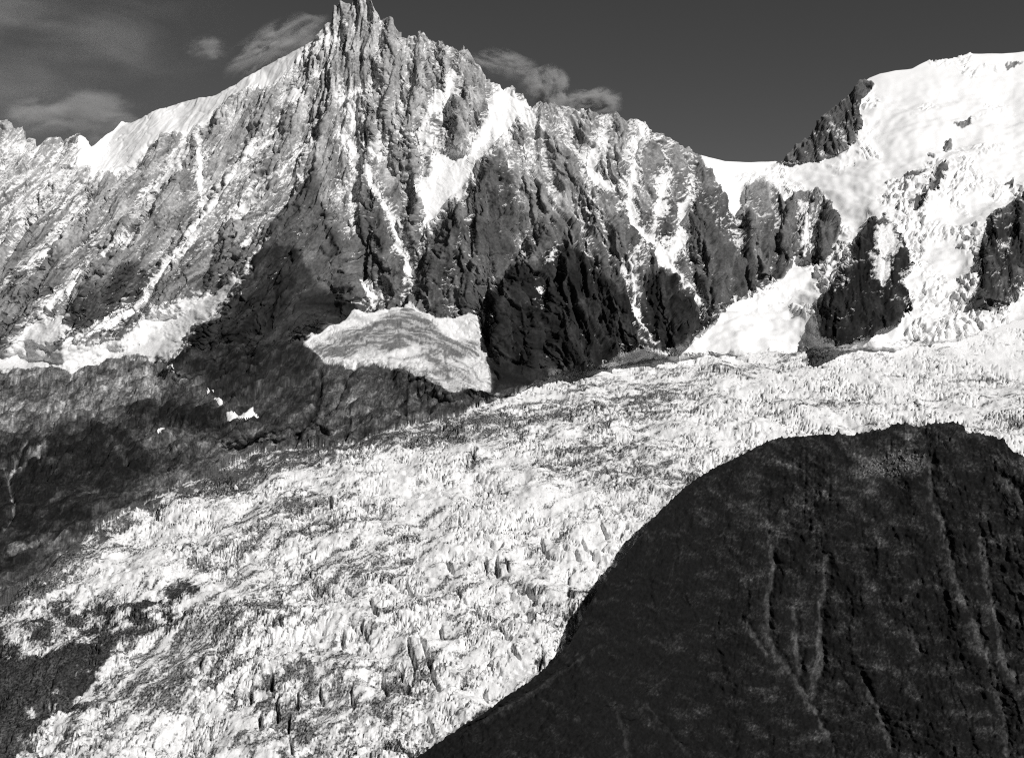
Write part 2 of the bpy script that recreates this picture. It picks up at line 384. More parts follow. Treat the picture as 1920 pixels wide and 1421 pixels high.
# ------------------------------------------------------------------ the terrain grid
cols = np.concatenate([np.linspace(-330, -42, 50)[:-1], np.linspace(-42, 1962, 1160), np.linspace(1962, 2255, 50)[1:]]).astype(F)
NG, NW, NB = 430, 500, 7
cr = ip(CREST, cols); ba = ip(BASE, cols); dc = ip(DCREST, cols); pe = ip(PEXP, cols)
jag = ridged(cols / 9.0, cols * 0 + .5, 3, 5) * 5 * ip([(-330,.6),(170,.6),(200,.1),(590,.1),(620,.8),(940,.8),(1000,.6),(1290,.4),(1320,0),(1462,0),(1480,.5),(1600,.4),(1640,0),(2260,0)], cols)
cr = cr - jag + 2
ug = np.linspace(0, 1, NG)[:, None]; uw = np.linspace(0, 1, NW + 1)[1:, None]
Q = np.concatenate([1600 + (ba[None, :] - 1600) * ug ** 0.93, ba + (cr - ba) * uw], 0).astype(F)
S = np.broadcast_to(cols[None, :], Q.shape).astype(F)
cw = np.exp(-np.linspace(-2, 2, 121) ** 2); cw /= cw.sum()
crs = np.convolve(np.pad(cr, 60, 'edge'), cw, 'valid')
tau = np.clip((ba - Q) / (ba - crs), 0, 1.3)
dbase = dground(ba)
D = np.where(Q >= ba[None, :], dground(Q), dbase + (dc - dbase) * tau ** pe).astype(F)

# warped survey coordinates, so that outlines come out ragged and the rock breaks along fall lines
wx = fbm(S / 34, Q / 34, 5, 11, .55) * 9; wy = fbm(S / 34, Q / 34, 5, 23, .55) * 9
Sw, Qw = S + wx, Q + wy
Ss, Qs = S + wx * .35, Q + wy * .35
rel = sample(RELIEF, S + wx * .6, Q + wy * .6)
ice = sample(GLAC, Ss, Qs); hang = sample(HANG, S + wx * .5, Q + wy * .5); dome = sample(DOME, Ss, Qs)
nuna = np.maximum(np.maximum(sample(NUNA, Ss, Qs), sample(EDGE, Ss, Qs)), np.maximum(sample(SPUR, Ss, Qs), sample(SMALL, Sw, Qw)))
leftice = sample(LEFTICE, Sw, Qw)
cone = sample(CONE, Ss, Qs)
alp = sstep(-6, 6, sample(ALP, Ss, Qs)) * (ice < 0)
onice = sstep(-2, 3, ice)
ondome = sstep(-2, 3, dome) * (nuna < 0) * (1 - onice)
snow_sd = sample(SNOW, S + wx * .45, Q + wy * .45)
# snow and ice fill the hollows between the ribs
soft = np.clip(np.maximum(np.maximum(onice, ondome), np.maximum(sstep(-1, 5, hang), sstep(-1, 5, leftice) * .92)), 0, 1)
soft = np.maximum(soft, sstep(0, 8, snow_sd) * .8)

# rock breakage, in metres along the outward normal
RW0 = int(np.nonzero(Q.max(1) < 930)[0][0])
def padw(a, v=0.0):
    return np.concatenate([np.full((RW0, a.shape[1]), v, F), a.astype(F)], 0)
shear = ip([(-330,.85),(350,.8),(560,.5),(680,.05),(900,-.05),(1050,-.35),(1250,-.2),(1400,-.1),(2260,-.1)], cols)[None, :].astype(F)
S_, V = S[RW0:], Q[RW0:]
U = S_ + shear * (V - 350)
U2 = U + fbm(U / 50, V / 90, 3, 41) * 14
r1 = ridged(U2 / 95, V / 210, 6, 51, .55)
r2 = fbm(U2 / 40, V / 70, 5, 61, .55)
f1, f2, ox, oy, h1, h2, h3 = voronoi(U2 / 20 + fbm(U / 14, V / 20, 2, 3) * .25, V / 52, 71)
slab = (h1 - .5) * 9 + ox * (h2 - .5) * 26 + oy * (h3 - .5) * 22 - 10 * (1 - sstep(0, .09, f2 - f1))
g1, g2, gx, gy, k1, k2, k3 = voronoi(U2 / 7.5 + fbm(U / 8, V / 10, 2, 5) * .3, V / 14, 77)
chip = (k1 - .5) * 4.2 + gx * (k2 - .5) * 9 + gy * (k3 - .5) * 9 - 2.6 * (1 - sstep(0, .12, g2 - g1))
steps = fbm(U / 11, V / 4.5, 3, 83, .6) * 2.6
ua = U + fbm(U / 70, V / 120, 3, 43) * 16
arete = 1 - np.abs(perlin(ua / 34, V / 170, 45)) * 2.0 + .45 * (1 - np.abs(perlin(ua / 13, V / 60, 46)) * 2.0)      # small sharp ribs down the fall line
rough = np.where(Q < ba[None, :], 1.0, .5) * (1 - .2 * alp) * (1 - .5 * (sample(NUNA, Ss, Qs) > 0))
rock = padw(r1 * 26 - 16 + arete * 13 + r2 * 7 + slab * .85 + chip * .7 + steps * .5) * rough
vary = padw(np.exp(fbm(U2 / 26, V / 60, 5, 221, .6) * .55 + (h1 - .5) * .32 + (k1 - .5) * .26 + fbm(S_ / 4, V / 4, 2, 223) * .16), 1.0)
spk = padw(fbm(U / 9, V / 7, 4, 231, .7) * .36 + fbm(S_ / 3.2, V / 2.6, 2, 233) * .30 + fbm(U / 45, V / 75, 3, 235) * .38)
streak = padw(fbm(U / 40, V / 8, 4, 243))
dimp = padw(ridged(U / 30 + V / 60, V / 7, 4, 203))
r2 = padw(r2); arete = padw(arete)
del r1, f1, f2, ox, oy, g1, g2, gx, gy, U, U2, ua

# --- places on the unbroken surface
rel = rel * (1 - sstep(-52, 2, ice) * sstep(700, 770, Q))
rel = rel * (1 - .35 * sstep(0, 12, snow_sd)) * (1 - .8 * sstep(-25, 10, sample(RIDGE_SD, S, Q))) * (1 - onice * .9)
onh0 = sstep(-30, 12, hang)
rel_eff = rel * (1 - .55 * ondome) * (1 - onh0) + 112 * onh0
D = D + (2.6 * np.clip(sample(RIDGE_SD, S, Q), 0, 60)).astype(F)       # the snow crest lies back from the cliff
X, Y, Z = place(S, Q, D)
k = (D - rel_eff) / D
X = X * k; Y = Y * k
P0 = np.stack([X, Y, Z], -1).astype(F)
def gnormals(P):
    du = np.empty_like(P); dv = np.empty_like(P)
    du[:, 1:-1] = P[:, 2:] - P[:, :-2]; du[:, 0] = P[:, 1] - P[:, 0]; du[:, -1] = P[:, -1] - P[:, -2]
    dv[1:-1] = P[2:] - P[:-2]; dv[0] = P[1] - P[0]; dv[-1] = P[-1] - P[-2]
    n = np.cross(du, dv); n /= np.linalg.norm(n, axis=-1, keepdims=True) + 1e-9
    return n
N0 = gnormals(P0)

# --- ice: seracs, crevasses and pressure ridges, drawn in plan metres along the flow
GR = NG + 24
def padg(a):
    return np.concatenate([a.astype(F), np.zeros((Q.shape[0] - GR, a.shape[1]), F)], 0)
px, py = P0[:GR, :, 0], P0[:GR, :, 1]
coneg = cone[:GR]
fu = np.arctan2(py - 1172, px - 1187).astype(F) * 2100; fv = np.hypot(px - 1187, py - 1172).astype(F)     # the stream bends round the hill
wu = fbm(fu / 120, fv / 120, 4, 101) * 16; wv = fbm(fu / 160, fv / 100, 4, 107) * 14
bu, bv = fu + wu, fv + wv
turn = fbm(px / 420, py / 420, 2, 109) * .8 - .15
cu = px * np.cos(turn) + py * np.sin(turn) + wu * .8; cv = -px * np.sin(turn) + py * np.cos(turn) + wv
v1, v2, ax, ay, a1, a2, a3 = voronoi(bu / 34 + fbm(bu / 18, bv / 18, 2, 8) * .4, bv / 46, 111)
crev = 1 - sstep(0.0, .12, v2 - v1)
big = (a1 - .5) * 8 + ax * (a2 - .5) * 13 + ay * (a3 - .5) * 13 - 8 * crev
s1, s2, _, _, t1, _, _ = voronoi(cu / 26 + fbm(cu / 24, cv / 30, 2, 12) * .40, cv / 95 + fbm(cu / 40, cv / 40, 3, 14) * .3, 117)
slit = (1 - sstep(.02, .11, s2 - s1)) * sstep(.35, .5, t1 + .5 * perlin(cu / 18, cv / 30, 118))
broken = sstep(.05, .85, fbm(px / 150, py / 200, 4, 131) + .10 + .35 * sstep(-180, 500, px) * sstep(2900, 2000, py))
slitm = sstep(.05, .35, fbm(px / 120, py / 180, 4, 133) + .08 + .22 * sstep(-100, 300, px) * sstep(2700, 1900, py) + .2 * sstep(600, 1100, px))
broken = broken * (1 - .75 * sstep(0, 14, coneg)); slitm = slitm * (1 - sstep(0, 14, coneg))
CREV = np.full(MS.shape, -FAR, F)
for l in [[(784,1191),(800,1225),(812,1262),(823,1294)],[(766,1202),(772,1230),(780,1255)],[(749,1237),(757,1262),(763,1294)],[(717,1258),(727,1308)],[(837,1315),(855,1287),(885,1262),(918,1237)],
          [(802,1343),(812,1368)],[(742,1398),(756,1416)],[(693,1120),(700,1140),(707,1157)],[(827,1047),(840,1057),(850,1072)],[(912,1052),(917,1068)],[(927,1050),(933,1077)],[(945,1053),(951,1070)],
          [(1053,1027),(1072,1035),(1087,1052)],[(1090,1013),(1103,1030),(1113,1047)],[(1127,977),(1140,1002)],[(970,1103),(986,1107),(1000,1118)],[(933,1177),(957,1197)],[(1060,1113),(1073,1133)],[(1063,1097),(1073,1073)],
          [(827,1173),(828,1198)],[(1043,1216),(1057,1187)],[(487,1340),(490,1370)],[(543,1338),(540,1367)],[(545,1377),(550,1415)],[(520,1313),(520,1347)],[(395,1358),(398,1372)],[(560,1300),(562,1325)],
          [(640,1095),(662,1108)],[(758,1093),(768,1112)],[(905,1010),(925,1030),(942,1022)],[(1012,1010),(1030,1040)],[(1160,1000),(1175,985)],[(1185,1030),(1200,1010)],[(895,995),(915,1005)],[(618,935),(622,955)],[(885,838),(890,860)],
          [(1385,668),(1400,672)],[(1335,668),(1350,671)],[(1295,668),(1302,676)],[(505,1270),(512,1300)],[(470,1290),(474,1316)],[(680,1165),(690,1190)],[(640,1180),(646,1200)],[(1040,1150),(1055,1170)],[(985,1150),(1000,1165)],
          [(860,1110),(875,1125)],[(960,1215),(975,1240)],[(905,1280),(915,1305)],[(1010,1255),(1018,1230)],[(600,1290),(607,1312)],[(655,1300),(663,1330)]]:
    line([(x_, y_, 1.5 + 2.0 * math.sin(math.pi * (i_ + .5) / len(l))) for i_, (x_, y_) in enumerate(l)], CREV)
hand = sstep(-1.2, 1.2, sample(CREV, Ss[:GR] + wx[:GR] * .2, Qs[:GR]) + fbm(S[:GR] / 7, Q[:GR] / 7, 2, 147) * 1.2)
shatter = ridged(bu / 26, bv / 30, 2, 145, .5)
iceh = fbm(px / 130, py / 130, 4, 141, .5) * 16 + big * (.05 + .8 * broken) + shatter * (1.5 + 3.5 * broken) + fbm(px / 9, py / 22, 2, 151, .5) * .9
arc = np.clip(1 - np.abs(perlin(bu / 30 + fbm(bu / 40, bv / 60, 2, 153) * .5, bv / 170, 155)) * 5, 0, 1) * sstep(.0, .3, fbm(bu / 190, bv / 150, 3, 157))
iceh -= arc * 6
iceh -= np.maximum(slit * slitm * (10 + 10 * t1), hand * 17)
slit = np.maximum(slit, hand); slitm = np.maximum(slitm, hand)
far_ = sstep(3000, 3500, py)
iceh *= (1 - .35 * far_)
# thin dirty bands (foliation) that follow the flow
fol = 1 - np.abs(fbm(bu / 200, bv / 13, 4, 272, .55)) * 2.0
dirt_f = fbm(bu / 55, bv / 20, 5, 271, .62) + .45 * fbm(bu / 7, bv / 5, 3, 273, .68) + .42 * fbm(S[:GR] / 6 + Q[:GR] / 9, Q[:GR] / 3.4, 3, 274, .7) + .75 * np.clip(fol, 0, 1) ** 3
dirt_l = fbm(fu / 420, fv / 150, 4, 275)
left_w = sstep(500, -500, px) * .22
mn1 = fbm(px / 40, py / 60, 4, 261, .6) * 38; mn2 = fbm(px / 30, py / 40, 4, 263, .6) * 22
alph = fbm(px / 60, py / 60, 6, 215, .52) * 10 + ridged((px * .75 - py * .66) / 70, (px * .66 + py * .75) / 260, 4, 217, .5) * 16
iceh, broken, crev, slit, slitm, dirt_f, dirt_l, left_w, mn1, mn2, alph, v1 = [padg(a) for a in (iceh, broken, crev, slit, slitm, dirt_f, dirt_l, left_w, mn1, mn2, alph, v1)]
edge_in = sstep(0, 14, ice)
# icefall and snow dome
w = fbm(S / 70, Q / 40, 4, 161)
d1, d2, dx_, dy_, e1, e2, e3 = voronoi(S / 19 + w, Q / 10 + w * 1.5, 171)
fall = sstep(-.05, .45, fbm(S / 110, Q / 75, 4, 181) + np.interp(Q, [120, 300, 420, 600], [-.5, -.22, .15, .25]) + ip([(1300,-.15),(1560,.05),(1700,.15),(2260,.2)], cols)[None, :])
fall = fall * (1 - sstep(-6, 10, cone))
tu = Q / 26 + fbm(S / 70, Q / 70, 4, 193, .55) * 1.9
saw = tu - np.floor(tu)
domeh = fbm(S / 130, Q / 70, 4, 191) * 26 * (.25 + .75 * sstep(0, 70, Q - cr[None, :])) + fbm(S / 60, Q / 30, 2, 195, .5) * 2.0 + fall * (saw ** 2 * 15 + (e1 - .5) * 11 + dx_ * (e2 - .5) * 9 + dy_ * (e3 - .3) * 12 - 9 * (1 - sstep(0, .10, d2 - d1)))
hangh = fbm(S / 60, Q / 22, 3, 201) * 8 + dimp * 2 - 4 * (1 - sstep(0, .10, np.abs(perlin(S / 40 + w, Q / 9, 207))))
softh = fbm(S / 60, Q / 40, 3, 211) * 5
onhang = sstep(-1, 5, hang)
rockw = np.clip(1 - soft, 0, 1)
disp = rock * rockw + domeh * ondome + hangh * onhang + softh * np.clip(soft - onice - ondome - onhang, 0, 1)
P1 = P0 + N0 * (disp * (1 - onice))[..., None]
P1[..., 2] += iceh * onice * (.25 + .75 * edge_in) + 3 * onh0
# streams cut into the alp
CUT = line([(600,690,4),(598,740,5),(586,775,5),(550,830,6)]); line([(668,682,3),(628,752,4),(598,778,4)], CUT); line([(655,770,3),(650,820,4)], CUT); line([(762,730,3),(760,790,4)], CUT)
line([(100,760,3),(60,820,4),(30,870,4)], CUT); line([(5,880,3),(30,950,4),(10,1000,4)], CUT)
P1[..., 2] -= sstep(-3, 3, sample(CUT, Ss, Qs)) * 7 * (1 - onice)
P1[..., 2] += alph * alp
N1 = gnormals(P1)

# --- what covers each place
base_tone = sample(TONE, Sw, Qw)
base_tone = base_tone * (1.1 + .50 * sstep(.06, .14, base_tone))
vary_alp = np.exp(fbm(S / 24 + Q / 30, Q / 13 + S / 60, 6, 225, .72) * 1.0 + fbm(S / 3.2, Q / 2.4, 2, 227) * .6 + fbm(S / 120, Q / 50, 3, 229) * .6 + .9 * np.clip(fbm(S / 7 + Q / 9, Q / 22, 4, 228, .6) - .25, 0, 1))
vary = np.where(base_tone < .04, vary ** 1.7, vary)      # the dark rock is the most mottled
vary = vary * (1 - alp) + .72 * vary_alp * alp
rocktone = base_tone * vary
dst = sample(DUST, Sw, Qw) + np.clip(sample(HOLLOW, S, Q) * .016, -.22, .26)
ledge = N1[..., 2] - N0[..., 2]
dst = dst - .8 * sstep(-40, -20, hang) * (hang < 0) * (S < 660)
sc_dust = sstep(-.08, .16, dst + .36 * sstep(-24, -1, snow_sd) - .70 + ledge * .8 + spk * .85 + np.clip(.62 - arete, -.9, .6) * .34 - .10 * (r2 > .25))
fine = fbm(S / 9, Q / 7, 4, 241, .65)
snow = np.maximum(sc_dust * .92, sstep(-1.5, 1.5, snow_sd + fine * 3.5))
snow = np.maximum(snow, ondome)
capsd = sample(CAP, Ss, Qs)
lowf = fbm(S / 38, Q / 22, 3, 245)
snow = np.where(nuna > 0, np.maximum(sstep(.0, .32, spk * .75 + ledge * .55 + lowf * .35 + sample(NUNADUST, Ss, Qs) * .28 + .22 * (sample(SPUR, Ss, Qs) > 0) + .2 * (sample(EDGE, Ss, Qs) > 0) - .40) * .8, sstep(-3, 3, capsd + fine * 7) * .9), snow)
cl_l = sstep(-5, 5, leftice + 3 + fine * 6 + streak * 10)
snow = np.maximum(snow, cl_l * .92)
# hanging glacier: clean rim, dirty banded middle
hband = fbm(S / 55, (Q - .0016 * (S - 750) ** 2 - .12 * np.abs(S - 750)) / 6, 3, 251, .6)
dirty = sstep(-9, 8, sample(poly([(585,655),(625,632),(690,612),(735,596),(752,582),(775,584),(800,606),(835,634),(895,648),(905,660),(860,668),(815,652),(780,645),(740,655),(690,664),(640,668),(605,668)]), Sw, Qw))
dirty = np.maximum(dirty, .75 * sstep(-10, 10, sample(poly([(790,640),(830,650),(850,690),(890,715),(860,720),(820,700),(795,680)]), Sw, Qw)))
HCRK = line([(765,690,1),(790,697,1.4),(820,700,1.4),(845,696,1)]); line([(790,705,1),(815,711,1.4),(850,708,1)], HCRK); line([(835,655,2),(838,690,1),(840,715,1)], HCRK)
line([(730,672,1),(780,668,1.3),(825,655,1)], HCRK); line([(850,668,1),(880,690,1.4),(905,715,1)], HCRK); line([(640,640,1),(690,628,1.3),(740,626,1)], HCRK); line([(625,655,1),(690,645,1.3),(760,642,1)], HCRK)
hcrk = sstep(-2.0, 1.0, sample(HCRK, S + wx * .25, Q + wy * .25))
hsnow = np.clip(1 - .6 * hcrk - dirty * .55 - (dirty * .9 + .14) * np.clip(hband * 1.6 + .25, 0, 1.0) - .30 * np.clip(1 - np.abs(fbm(S / 16, Q / 9, 4, 253)) * 5, 0, 1) * sstep(650, 680, Q), .10, 1)
# main glacier: dirt in bands along the flow, rubble on the medial moraine at lower left
MOR = poly([(352,1088),(312,1132),(232,1205),(190,1260),(130,1312),(95,1340),(60,1385),(38,1425),(0,1520),(-330,1640),(-330,1190),(0,1165),(15,1200),(60,1232),(130,1190),(220,1158),(300,1098)])
mor = sample(MOR, S + wx * 1.5, Q + wy * 1.5) + mn1
MARG = poly([(-330,1180),(-20,1140),(60,1085),(130,1025),(250,950),(345,905),(430,868),(560,838),(690,822),(800,785),(905,760),(925,742),(960,742),(930,765),(860,785),(800,798),(690,838),(560,868),(450,900),(400,915),(250,975),(140,1045),(60,1110),(-40,1190),(-330,1400)])
marg = sample(MARG, Sw, Qw) + mn2 - 8
mor0 = mor
mor = np.maximum(mor, marg)
MORB = poly([(20,1180),(110,1120),(240,1100),(300,1120),(240,1160),(120,1190),(60,1230)])
MARH = line([(1090,1212,5),(1045,1245,12),(990,1288,14),(900,1350,14),(780,1428,14)])
mor = np.maximum(mor, sample(MARH, Sw, Qw) + mn2 * 1.2 - 12)
mor = np.maximum(mor, sample(MORB, Sw, Qw) + mn2 - 14)
GREY = poly([(560,835),(700,825),(800,790),(950,765),(1100,735),(1300,720),(1380,740),(1250,775),(1050,800),(900,825),(760,840)])
grey = sstep(-18, 10, sample(GREY, Sw, Qw))
margin = sstep(58, 4, ice) * sstep(1000, 850, S) * sstep(735, 760, Q)
dirt = sstep(-.15, .85, dirt_f * .75 + dirt_l * .8 + grey * .5 + left_w + margin * .55 - .25 - .28 * sstep(1150, 1700, S) * sstep(860, 720, Q))
isnow = 1 - dirt * .86 - crev * broken * .12 - slit * slitm * .35
isnow = isnow * (1 - sstep(-16, 16, mor + dirt_f * 12) * .95)
snow = np.where(onice > .5, np.clip(isnow, .02, 1), snow)
hsnow = hsnow * (1 - .8 * sstep(12, 0, hang + fine * 10) * sstep(660, 690, Q))
snow = np.where(onhang > .5, hsnow, snow)
rocktone = np.where(onice > .5, .011 + .05 * sstep(-4, 6, marg) * (mor0 < 6) + .012 * fine, rocktone)
rocktone = np.where(onhang > .5, .10, rocktone)
cs = sstep(-3, 4, cone)
snow = np.maximum(snow, cs * (.96 - .25 * np.clip(fbm(S / 60 + Q / 20, Q / 6, 4, 281), 0, 1)))
snow *= np.where(alp * (leftice < 0) > .5, 0, 1)
snow = np.clip(snow, 0, 1); rocktone = np.clip(rocktone, .008, .5)

# --- far side of the crest
top = P1[-1]
backs = []
for i in range(1, NB + 1):
    b = top.copy(); f = i / NB
    sc_ = 1 + f * .16
    b[:, 0] *= sc_; b[:, 1] *= sc_; b[:, 2] -= 500 * f ** 1.4
    backs.append(b)
P = np.concatenate([P1] + [b[None] for b in backs], 0)
R, C = P.shape[:2]
tile = lambda a: np.concatenate([a, np.repeat(a[-1:], NB, 0)], 0)
snow = tile(snow); rocktone = tile(rocktone)

# ------------------------------------------------------------------ materials
def ground_material(name, ice_tint=.82, rough=.9, bump=1.0, grain=.12, contrast=.45, speck=.9, snow_var=.12):
    """Rock or turf of the surveyed tone under snow of the surveyed cover, both broken up by fine grain."""
    m = bpy.data.materials.new(name); m.use_nodes = True
    nt = m.node_tree; n = nt.nodes; l = nt.links
    def math_(op, a, b, c=None, clamp=False):
        x = n.new('ShaderNodeMath'); x.operation = op; x.use_clamp = clamp
        for i, v in enumerate((a, b, c)):
            if v is None: continue
            if isinstance(v, (int, float)): x.inputs[i].default_value = v
            else: l.new(v, x.inputs[i])
        return x.outputs[0]
    b = n['Principled BSDF']; b.inputs['Roughness'].default_value = rough
    b.inputs['Specular IOR Level'].default_value = .15
    at = n.new('ShaderNodeAttribute'); at.attribute_name = 'tone'
    asn = n.new('ShaderNodeAttribute'); asn.attribute_name = 'snow'
    geo = n.new('ShaderNodeNewGeometry')
    def noise(scale, det, ro, stretch):
        mp = n.new('ShaderNodeMapping'); mp.inputs['Scale'].default_value = stretch; l.new(geo.outputs['Position'], mp.inputs[0])
        z = n.new('ShaderNodeTexNoise'); z.inputs['Scale'].default_value = scale; z.inputs['Detail'].default_value = det; z.inputs['Roughness'].default_value = ro
        l.new(mp.outputs[0], z.inputs['Vector'])
        return z.outputs['Fac']
    nz = noise(grain, 6, .72, (1, .5, 1))
    n2 = noise(grain * 2.1, 3, .7, (1, .4, 1))
    c1 = math_('MULTIPLY_ADD', math_('SUBTRACT', nz, .5), contrast * 5, 1.0)
    c1 = math_('MAXIMUM', c1, .25)
    rockc = math_('MULTIPLY', at.outputs['Fac'], c1)
    snowc = math_('MULTIPLY_ADD', math_('SUBTRACT', n2, .5), snow_var * 4, ice_tint)
    # patchy cover: half-covered ground breaks into specks of snow and specks of rock
    s_ = asn.outputs['Fac']
    part = math_('MULTIPLY', math_('MULTIPLY', s_, math_('SUBTRACT', 1.0, s_)), 4.0)
    s2 = math_('MULTIPLY_ADD', math_('MULTIPLY', math_('SUBTRACT', n2, .5), speck * 3.0), part, s_, True)
    mx = n.new('ShaderNodeMix'); mx.data_type = 'FLOAT'
    l.new(s2, mx.inputs[0]); l.new(rockc, mx.inputs[2]); l.new(snowc, mx.inputs[3])
    cc = n.new('ShaderNodeCombineColor')
    for i in range(3): l.new(mx.outputs[0], cc.inputs[i])
    l.new(cc.outputs[0], b.inputs['Base Color'])
    bp = n.new('ShaderNodeBump'); bp.inputs['Strength'].default_value = .6; bp.inputs['Distance'].default_value = bump
    l.new(nz, bp.inputs['Height']); l.new(bp.outputs[0], b.inputs['Normal'])
    return m
M_ROCK = ground_material('granite_and_snow', .80, .9, 2.2, .13, .42, 1.0, .05)
M_ICE = ground_material('glacier_ice', .79, .7, 1.3, .16, .5, .85, .11)
M_HANG = ground_material('dirty_glacier_ice', .80, .7, 1.0, .16, .5, .35, .06)
M_SNOW = ground_material('firn_snow', .80, .75, .18, .10, .4, .8, .035)
M_HILL = ground_material('dark_turf_and_scree', .8, .95, 2.0, .17, .75, .8, .05)

def tag(o, label=None, cat=None, group=None, kind=None):
    if label: o['label'] = label
    if cat: o['category'] = cat
    if group: o['group'] = group
    if kind: o['kind'] = kind
    return o
def grid_object(name, P, faces_rc, tonev, snowv, mat, parent=None, lift=None):
    """One mesh from the chosen grid cells."""
    C = P.shape[1]
    r, c = faces_rc
    quad = np.stack([r * C + c, r * C + c + 1, (r + 1) * C + c + 1, (r + 1) * C + c], -1)
    used, inv = np.unique(quad.ravel(), return_inverse=True)
    co = P.reshape(-1, 3)[used].astype(F)
    if lift is not None: co = co.copy(); co[:, 2] += lift.ravel()[used]
    nf = len(quad)
    me = bpy.data.meshes.new(name)
    me.vertices.add(len(used)); me.vertices.foreach_set('co', co.ravel())
    me.loops.add(nf * 4); me.loops.foreach_set('vertex_index', inv.astype(np.int32).ravel())
    me.polygons.add(nf); me.polygons.foreach_set('loop_start', np.arange(0, nf * 4, 4, dtype=np.int32))
    me.update(calc_edges=True)
    for nm, arr in (('tone', tonev), ('snow', snowv)):
        a = me.attributes.new(nm, 'FLOAT', 'POINT'); a.data.foreach_set('value', arr.ravel()[used].astype(F))
    me.materials.append(mat)
    o = bpy.data.objects.new(name, me); sc.collection.objects.link(o)
    if parent: o.parent = parent
    return o
def cell(a):
    return (a[:-1, :-1] + a[1:, :-1] + a[:-1, 1:] + a[1:, 1:]) * .25

# which cell belongs to which piece of the country
ext = lambda a, v: np.concatenate([a, np.full((NB, a.shape[1]), v, F)], 0)
cI = cell(ext(onice.astype(F), 0)); cH = cell(ext(hang, -9)); cA = cell(ext(alp.astype(F), 0)); cL = cell(ext(leftice, -9))
nun_f = lambda fld: cell(ext(sample(fld, Ss, Qs), -9))
cN = nun_f(NUNA); cE = nun_f(EDGE); cS = nun_f(SPUR)
cDm = cell(tile(dome)); cR = cell(ext(sample(RIDGE_SD, S + wx * .45, Q + wy * .45), -9)); cC = cell(ext(sample(COULOIR_SD, S + wx * .45, Q + wy * .45), -9))
owner = np.zeros(cI.shape, np.int8)              # 0 mountain
owner[cDm > 0] = 1                               # snow dome and icefall
owner[cI > .5] = 2                               # main glacier
owner[(cA > .5) & (cI <= .5)] = 3                # alp
owner[(cH > 0) & (owner != 2)] = 4
owner[(cN > 0) & (owner != 2)] = 5
owner[(cE > 0) & (owner != 2)] = 6
owner[(cS > 0) & (owner != 2)] = 7
owner[(cR > 0) & (owner == 0)] = 8
owner[(cC > 0) & (owner == 0)] = 9
owner[(cL > 0) & ((owner == 0) | (owner == 3))] = 10
under_hill = (cell(tile(S)) > 760) & (cell(tile(Q)) > np.interp(cell(tile(S)), [780,900,1040,1110,1200,1330,1460,1700,1900,2260], [1450,1375,1272,1215,1050,930,880,860,900,1000]))
owner[under_hill] = -1
cM = cell(ext((mor * (ice > 0)).astype(F), -9))
owner[(cM > 6) & (owner == 2)] = 11
cB = [nun_f(b_) for b_ in BUTT]
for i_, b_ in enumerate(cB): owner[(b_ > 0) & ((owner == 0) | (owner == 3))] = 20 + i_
owner[(cell(ext(capsd, -9)) > 0) & (owner == 5)] = 12
sel = lambda i: np.nonzero(owner == i)
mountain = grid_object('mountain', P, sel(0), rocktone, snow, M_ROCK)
tag(mountain, 'jagged grey granite mountain dusted with snow, pointed summit at the top edge', 'mountain', kind='structure')
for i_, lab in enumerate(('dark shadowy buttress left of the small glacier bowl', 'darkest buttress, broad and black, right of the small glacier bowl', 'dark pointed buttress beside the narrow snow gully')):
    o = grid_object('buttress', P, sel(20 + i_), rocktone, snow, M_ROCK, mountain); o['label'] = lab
o = grid_object('snowfield', P, sel(8), rocktone, snow, M_SNOW, mountain); o['label'] = 'smooth white snow crest left of the summit'
o = grid_object('snowfield', P, sel(9), rocktone, snow, M_SNOW, mountain); o['label'] = 'steep white snow couloir right of the summit'
tag(grid_object('snow_dome', P, sel(1), rocktone, snow, M_SNOW), 'broad white snow dome and icefall filling the upper right', 'snow dome', kind='structure')
glacier = grid_object('glacier', P, sel(2), rocktone, snow, M_ICE)
tag(glacier, 'wide crevassed white glacier sweeping from right to lower left', 'glacier', kind='structure')
tag(grid_object('hillside', P, sel(3), rocktone, snow, M_HILL), 'dark grassy and stony slope below the left cliffs', 'hillside', kind='structure')
tag(grid_object('hanging_glacier', P, sel(4), rocktone, snow, M_HANG), 'small dirty fan-shaped glacier in the bowl between two dark buttresses', 'glacier', kind='structure')
tag(grid_object('snow_apron', P, sel(10), rocktone, snow, M_SNOW), 'streaked snow aprons at the foot of the left cliffs', 'snowfield', kind='structure')
o = grid_object('moraine', P, sel(11), rocktone, snow, M_ICE, glacier); o['label'] = 'dark rubble bands lying on the ice at lower left'
isle = bpy.data.objects.new('rock_outcrop', None); sc.collection.objects.link(isle)
tag(isle, 'black rock island with a snow cap in the middle of the white icefall', 'rock')
grid_object('cliff', P, sel(5), rocktone, snow, M_ROCK, isle)
o = grid_object('snow_cap', P, sel(12), rocktone, snow, M_SNOW, isle); o['label'] = 'white snow cap on the rock island'
tag(grid_object('rock_outcrop', P, sel(6), rocktone, snow, M_ROCK), 'dark snow-streaked rock outcrop cut by the right edge', 'rock')
tag(grid_object('rock_spur', P, sel(7), rocktone, snow, M_ROCK), 'dark rocky spur on the skyline below the snow dome', 'rock')

